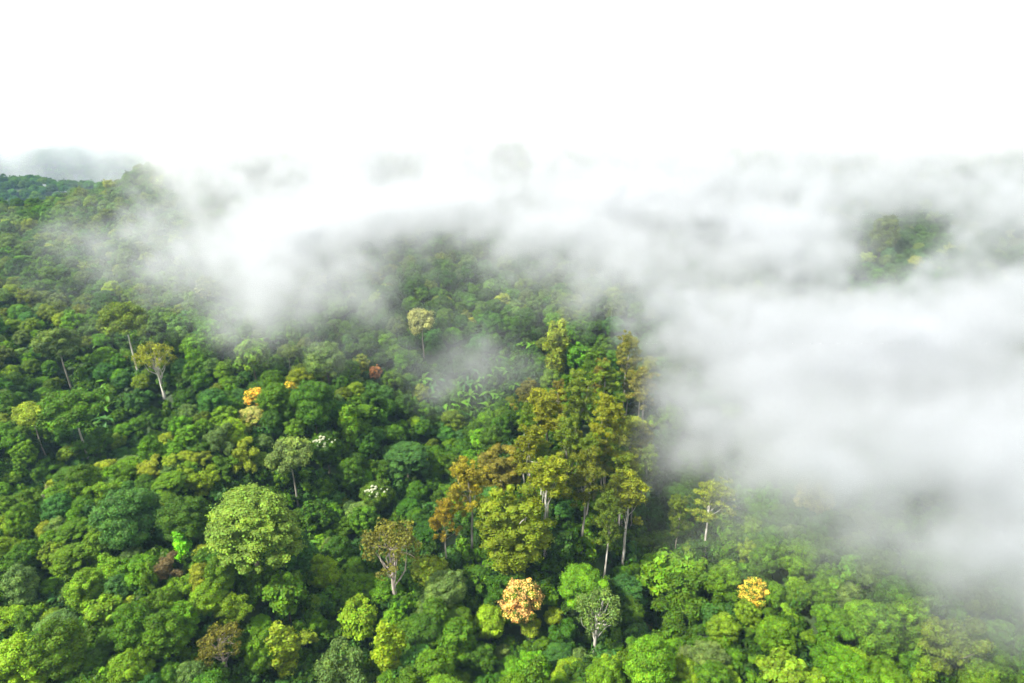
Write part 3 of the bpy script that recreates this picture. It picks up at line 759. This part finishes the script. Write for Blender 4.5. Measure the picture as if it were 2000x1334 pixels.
# ------------------------------------------------------------------ masses: distant forest, undergrowth
def point_field(name, P, attrs, protos, material, label):
    me = bpy.data.meshes.new(name); me.vertices.add(len(P)); me.vertices.foreach_set("co", np.asarray(P, np.float32).ravel())
    for k, (typ, a) in attrs.items():
        at = me.attributes.new(k, typ, 'POINT')
        if typ == 'FLOAT_COLOR': at.data.foreach_set("color", np.asarray(a, np.float32).ravel())
        elif typ == 'FLOAT_VECTOR': at.data.foreach_set("vector", np.asarray(a, np.float32).ravel())
        else: at.data.foreach_set("value", np.asarray(a))
    o = tag(link(name, me), label, None, None, "stuff")
    ng = bpy.data.node_groups.new(name, 'GeometryNodeTree')
    ng.interface.new_socket("Geometry", in_out='INPUT', socket_type='NodeSocketGeometry'); ng.interface.new_socket("Geometry", in_out='OUTPUT', socket_type='NodeSocketGeometry')
    gi = ng.nodes.new('NodeGroupInput'); go = ng.nodes.new('NodeGroupOutput'); jn = ng.nodes.new('GeometryNodeJoinGeometry'); L = ng.links.new
    def attr(nm, dt):
        n = ng.nodes.new('GeometryNodeInputNamedAttribute'); n.data_type = dt; n.inputs[0].default_value = nm
        return n.outputs[0]
    rot, scl, knd = attr("turn", 'FLOAT_VECTOR'), attr("size", 'FLOAT_VECTOR'), attr("variety", 'INT')
    for i, pm in enumerate(protos):
        po = bpy.data.objects.new(name + "_sample", pm)
        oi = ng.nodes.new('GeometryNodeObjectInfo'); oi.inputs["Object"].default_value = po
        sm = ng.nodes.new('GeometryNodeSetMaterial'); sm.inputs["Material"].default_value = material
        L(oi.outputs["Geometry"], sm.inputs[0])
        cmp = ng.nodes.new('FunctionNodeCompare'); cmp.data_type = 'INT'; cmp.operation = 'EQUAL'
        ii = [s for s in cmp.inputs if s.type == 'INT']; L(knd, ii[0]); ii[1].default_value = i
        ip = ng.nodes.new('GeometryNodeInstanceOnPoints'); L(gi.outputs[0], ip.inputs["Points"]); L(cmp.outputs[0], ip.inputs["Selection"])
        L(sm.outputs[0], ip.inputs["Instance"]); L(rot, ip.inputs["Rotation"]); L(scl, ip.inputs["Scale"])
        L(ip.outputs[0], jn.inputs[0])
    L(jn.outputs[0], go.inputs[0])
    o.modifiers.new(name, 'NODES').node_group = ng
    return o
# sample crowns with their stems, lighter than the near ones
samples = []
for i in range(5):
    g = G(200 + i)
    Lb = dome_lobes(g, 5.2, 4.8, 11.5, 70, .8, 1.6, -.4)
    if i >= 3:
        Lb = [(a * (1.0), b, c + g.normal() * 1.2, r * .85, f) for a, b, c, r, f in Lb]
    samples.append(foliage(g, Lb, 130, .40, name="crown", mats=[LEAF_FAR]))
FP, FT, FS, FC, FV = [], [], [], [], []
def push(x, y, s, hs, col, v, lift=0.0):
    FP.append((x, y, float(ground_z(x, y)) + lift)); g = G(int(abs(x * 37 + y * 11)))
    FT.append((0, 0, g.uniform(0, 6.28))); FS.append((s, s, s * hs)); FV.append(v)
    c = np.array(PAL[col]) * g.uniform(.8, 1.2) * (1 + g.normal(size=3) * .06); FC.append((*c, 1))
for c in rest:
    if c["y"] > 490 and c["x"] > -200: continue
    push(c["x"], c["y"], c["s"] * .98 * KINDS[c["key"]].rx / 5.0, c["hs"], c["col"], int(abs(c["x"])) % 5)
# valley and hills behind the left ridge, and the crest inside the cloud
for (x, y, r) in scatter(6, 520, 1750, 5.0, 7.0, 30000, [], over=.75, wide=.86):
    g = G(int(abs(x) * 13 + y * 7))
    if x > -200: continue
    push(x, y, r / 4.8, .9, ["dark green", "deep green", "blue-green", "mid green"][g.integers(4)], int(g.integers(5)))
point_field("distant_forest", FP, {"turn": ('FLOAT_VECTOR', FT), "size": ('FLOAT_VECTOR', FS), "tint": ('FLOAT_COLOR', FC), "variety": ('INT', np.array(FV, np.int32))},
            samples, LEAF_FAR, "continuous forest canopy fading into the mist and over the far hills")
# undergrowth: bushes and saplings closing every gap of the near forest
bush = []
for i in range(4):
    g = G(300 + i)
    Lb = [(g.normal() * 1.2, g.normal() * 1.2, 1.6 + g.uniform(0, 1.8), g.uniform(.6, 1.1), .85) for _ in range(11)]
    bush.append(foliage(g, Lb, 70, .40 + .12 * (i % 2), name="bush", mats=[LEAF_FAR]))
g = G(41); n = 19000
yy = 10 + 515 * g.random(n) ** .8; xx = g.uniform(-1, 1, n) * (1.0 * yy + 50); zz = ground_z(xx, yy)
cols = .75 * np.array([PAL[c] for c in ("dark green", "deep green", "mid green", "deep green", "fresh green", "blue-green")])[g.integers(0, 6, n)] * g.uniform(.75, 1.2, (n, 1))  # bush greens dimmed throughout, putting the shade of the gaps into their colour
ss = g.uniform(.7, 1.5, n)
point_field("undergrowth", np.stack([xx, yy, zz - .5], 1), {"turn": ('FLOAT_VECTOR', np.stack([xx * 0, xx * 0, g.uniform(0, 6.28, n)], 1)),
            "size": ('FLOAT_VECTOR', np.stack([ss, ss, ss * g.uniform(.8, 1.5, n)], 1)), "tint": ('FLOAT_COLOR', np.concatenate([cols, np.ones((n, 1))], 1)),
            "variety": ('INT', g.integers(0, 4, n).astype(np.int32))}, bush, LEAF_FAR, "dense undergrowth between the trees, its greens darkened as shade of the gaps")
print("forest built", round(time.time() - T0, 1))

# ------------------------------------------------------------------ mist and cloud volumes
def fft_noise(shape, beta, seed, aniso=(1, 1, 1)):
    g = G(seed); a = g.standard_normal(shape).astype(np.float32); f = np.fft.rfftn(a)
    kx = np.fft.fftfreq(shape[0])[:, None, None] * aniso[0]; ky = np.fft.fftfreq(shape[1])[None, :, None] * aniso[1]; kz = np.fft.rfftfreq(shape[2])[None, None, :] * aniso[2]
    k = np.sqrt(kx ** 2 + ky ** 2 + kz ** 2); k[0, 0, 0] = 1
    f *= (k + .012) ** (-beta / 2); f[0, 0, 0] = 0
    r = np.fft.irfftn(f, s=shape, axes=(0, 1, 2)).astype(np.float32); return r / r.std()
def volume_object(name, lo, hi, dens, label, colour, aniso):
    nx, ny, nz = dens.shape
    me = bpy.data.meshes.new(name); n = dens.size
    me.vertices.add(n)
    co = np.zeros((n, 3), np.float32); me.vertices.foreach_set("co", co.ravel())
    at = me.attributes.new("amount", 'FLOAT', 'POINT'); at.data.foreach_set("value", dens.astype(np.float32).transpose(2, 1, 0).ravel())
    o = tag(link(name, me), label, None, None, "stuff")
    m, t = new_mat(name + "_vapour"); pv = N(t, "ShaderNodeVolumePrincipled"); mo = N(t, "ShaderNodeOutputMaterial")
    pv.inputs["Color"].default_value = (*colour, 1); pv.inputs["Density"].default_value = 1.0; pv.inputs["Density Attribute"].default_value = "density"; pv.inputs["Anisotropy"].default_value = aniso
    t.links.new(pv.outputs[0], mo.inputs["Volume"])
    ng = bpy.data.node_groups.new(name, 'GeometryNodeTree'); L = ng.links.new
    ng.interface.new_socket("Geometry", in_out='INPUT', socket_type='NodeSocketGeometry'); ng.interface.new_socket("Geometry", in_out='OUTPUT', socket_type='NodeSocketGeometry')
    gi = ng.nodes.new('NodeGroupInput'); go = ng.nodes.new('NodeGroupOutput'); vc = ng.nodes.new('GeometryNodeVolumeCube')
    vc.inputs["Min"].default_value = lo; vc.inputs["Max"].default_value = hi
    vc.inputs["Resolution X"].default_value = nx; vc.inputs["Resolution Y"].default_value = ny; vc.inputs["Resolution Z"].default_value = nz
    ps = ng.nodes.new('GeometryNodeInputPosition'); sx = ng.nodes.new('ShaderNodeSeparateXYZ'); L(ps.outputs[0], sx.inputs[0])
    def cell(k, l, h, n_):
        s = ng.nodes.new('ShaderNodeMath'); s.operation = 'SUBTRACT'; L(sx.outputs[k], s.inputs[0]); s.inputs[1].default_value = l
        q = ng.nodes.new('ShaderNodeMath'); q.operation = 'MULTIPLY'; L(s.outputs[0], q.inputs[0]); q.inputs[1].default_value = (n_ - 1) / (h - l)
        r = ng.nodes.new('ShaderNodeMath'); r.operation = 'ROUND'; L(q.outputs[0], r.inputs[0]); return r.outputs[0]
    def fti(a):
        n_ = ng.nodes.new('FunctionNodeFloatToInt'); L(a, n_.inputs[0]); return n_.outputs[0]
    def im(op, a, b):
        n_ = ng.nodes.new('FunctionNodeIntegerMath'); n_.operation = op
        for i_, v in enumerate((a, b)):
            if isinstance(v, int): n_.inputs[i_].default_value = v
            else: L(v, n_.inputs[i_])
        return n_.outputs[0]
    ix, iy, iz = (fti(cell(k, lo[k], hi[k], (nx, ny, nz)[k])) for k in range(3))
    idx = im('ADD', ix, im('MULTIPLY', im('ADD', iy, im('MULTIPLY', iz, ny)), nx))
    na = ng.nodes.new('GeometryNodeInputNamedAttribute'); na.data_type = 'FLOAT'; na.inputs[0].default_value = "amount"
    si = ng.nodes.new('GeometryNodeSampleIndex'); si.data_type = 'FLOAT'; si.domain = 'POINT'; si.clamp = True
    L(gi.outputs[0], si.inputs["Geometry"]); L(na.outputs[0], si.inputs["Value"]); L(idx, si.inputs["Index"])
    L(si.outputs[0], vc.inputs["Density"])
    sm = ng.nodes.new('GeometryNodeSetMaterial'); sm.inputs["Material"].default_value = m
    L(vc.outputs[0], sm.inputs[0]); L(sm.outputs[0], go.inputs[0])
    me.materials.append(m)
    o.modifiers.new(name, 'NODES').node_group = ng
    return o
def hill_mist():
    lo, hi, vs = (-480.0, 45.6, -12.0), (560.0, 760.0, 148.0), 3.2
    nx, ny, nz = (int(round((hi[k] - lo[k]) / vs)) + 1 for k in range(3))
    xs = np.linspace(lo[0], hi[0], nx); ys = np.linspace(lo[1], hi[1], ny); zs = np.linspace(lo[2], hi[2], nz)
    n1 = fft_noise((nx, ny, nz), 3.6, 1, (1, 1, 1.4)); n2 = fft_noise((nx, ny, nz), 3.3, 2, (1, 1, 1.3)); n3 = fft_noise((nx, ny, nz), 3.0, 3, (1.25, .8, 1.1))
    X, Y = np.meshgrid(xs, ys, indexing='ij')
    can = ground_z(X, Y) + 13
    top = smooth(-300, -180, X - (Y - 430) * -.6)          # the mist stays on this side of the left ridge
    D = np.zeros((nx, ny, nz), np.float32)
    for k, z in enumerate(zs):
        above = z - can
        wx = n1[:, :, k] * 26 + n3[:, :, k] * 7; wy = n2[:, :, k] * 20 + n3[:, :, k] * 6
        px, py, d = project(X, Y, np.full_like(X, z))
        tau = mist_tau(px + wx, np.maximum(py + wy, 255))
        grow = smooth(380, 560, Y)                           # deeper, banked-up cloud over the crest
        crest = smooth(350, 430, Y); hc = 13 + 12 * grow + 14 * crest; sg = 8 + 12 * grow + 12 * crest
        prof = np.exp(-((above - hc) / sg) ** 2 / 2)
        vec = np.sqrt(X ** 2 + Y ** 2 + (CAM_Z - z) ** 2); se = np.clip((CAM_Z - z) / vec, .12, 1)
        se = np.maximum(se, .25 * crest)
        dd = tau * se / (sg * 2.5) * prof * np.exp((1.0 - .75 * grow) * n3[:, :, k] - .4 * (1 - grow))
        dd *= 1 + .5 * grow + 1.0 * smooth(430, 530, Y)
        edge = np.minimum.reduce([smooth(lo[0], lo[0] + 40, X), smooth(-hi[0], -hi[0] + 40, -X), smooth(lo[1], lo[1] + 16, Y), smooth(-hi[1], -hi[1] + 60, -Y)])
        edge = edge * (1 - (1 - smooth(-275, -215, X)) * smooth(395, 450, Y)) * smooth(-hi[2], -hi[2] + 10, -z)
        D[:, :, k] = dd * edge
    D[D < 1.5e-4] = 0
    j0 = int((380 - lo[1]) / vs); c = smooth(385, 460, ys)[None, :, None]
    volume_object("drifting_mist", lo, hi, (D * (1 - c)), "white mist drifting over the slope, thickest at the right", (.765, .777, .79), .45)
    lo2 = (lo[0], float(ys[j0]), lo[2])
    volume_object("crest_cloud", lo2, hi, (D * c)[:, j0:], "bright cloud banked over the crest of the slope", (.998, .999, 1.0), 0.0)
    print("mist", D.shape, D.max(), round(time.time() - T0, 1))
def far_cloud():
    lo, hi, vs = (-2200.0, 700.0, -240.0), (2200.0, 2300.0, 164.0), 20.0
    nx, ny, nz = (int(round((hi[k] - lo[k]) / vs)) + 1 for k in range(3))
    xs = np.linspace(lo[0], hi[0], nx); ys = np.linspace(lo[1], hi[1], ny); zs = np.linspace(lo[2], hi[2], nz)
    n1 = fft_noise((nx, ny, nz), 3.2, 11, (1, 1, 2.0))
    X, Y, Z = np.meshgrid(xs, ys, zs, indexing='ij')
    base = smooth(-10, 60, Z + 22 * n1 + 135 * smooth(1280, 1480, Y)) * smooth(1150, 1350, Y)       # low cloud sitting on the far ridges
    base = base * smooth(-55, -5, -Z - 20 + 14 * n1)
    base = np.maximum(base, .26 * smooth(-122, -50, -Z + 15 * n1) * smooth(-330, -200, X + 12 * n1) * smooth(560, 680, Y))           # closes over the crest to the right
    base = np.maximum(base, .05 * smooth(1080, 1200, Y) * smooth(-60, -20, -Z + 10 * n1) * np.exp(.6 * n1))      # thin vapour in the valley behind the first ridge
    D = base * .012 * np.exp(.4 * n1) * np.minimum(smooth(lo[0], lo[0] + 80, X), smooth(-hi[0], -hi[0] + 80, -X)) * smooth(-hi[2], -hi[2] + 40, -Z) * smooth(-hi[1], -hi[1] + 80, -Y)
    D[D < 1e-5] = 0
    volume_object("low_cloud", lo, hi, D.astype(np.float32), "low white cloud resting on the far hills", (.998, .999, 1.0), 0.0)
hill_mist()
far_cloud()

# ------------------------------------------------------------------ haze: the closed box of air round everything
def haze():
    V = [(a, b, c) for c in (-260, 172) for b in (-800, 4300) for a in (-3600, 3600)]
    F = [(0, 2, 3, 1), (4, 5, 7, 6), (0, 1, 5, 4), (2, 6, 7, 3), (0, 4, 6, 2), (1, 3, 7, 5)]
    m, t = new_mat("air"); pv = N(t, "ShaderNodeVolumePrincipled"); mo = N(t, "ShaderNodeOutputMaterial")
    pv.inputs["Color"].default_value = (.45, .72, 1.0, 1); pv.inputs["Density"].default_value = .00008; t.links.new(pv.outputs[0], mo.inputs["Volume"])
    tag(link("haze", mesh_from("haze", V, F4=F, mats=[m])), "thin pale air between the camera and the hills", kind="stuff")
haze()
print("done", round(time.time() - T0, 1))
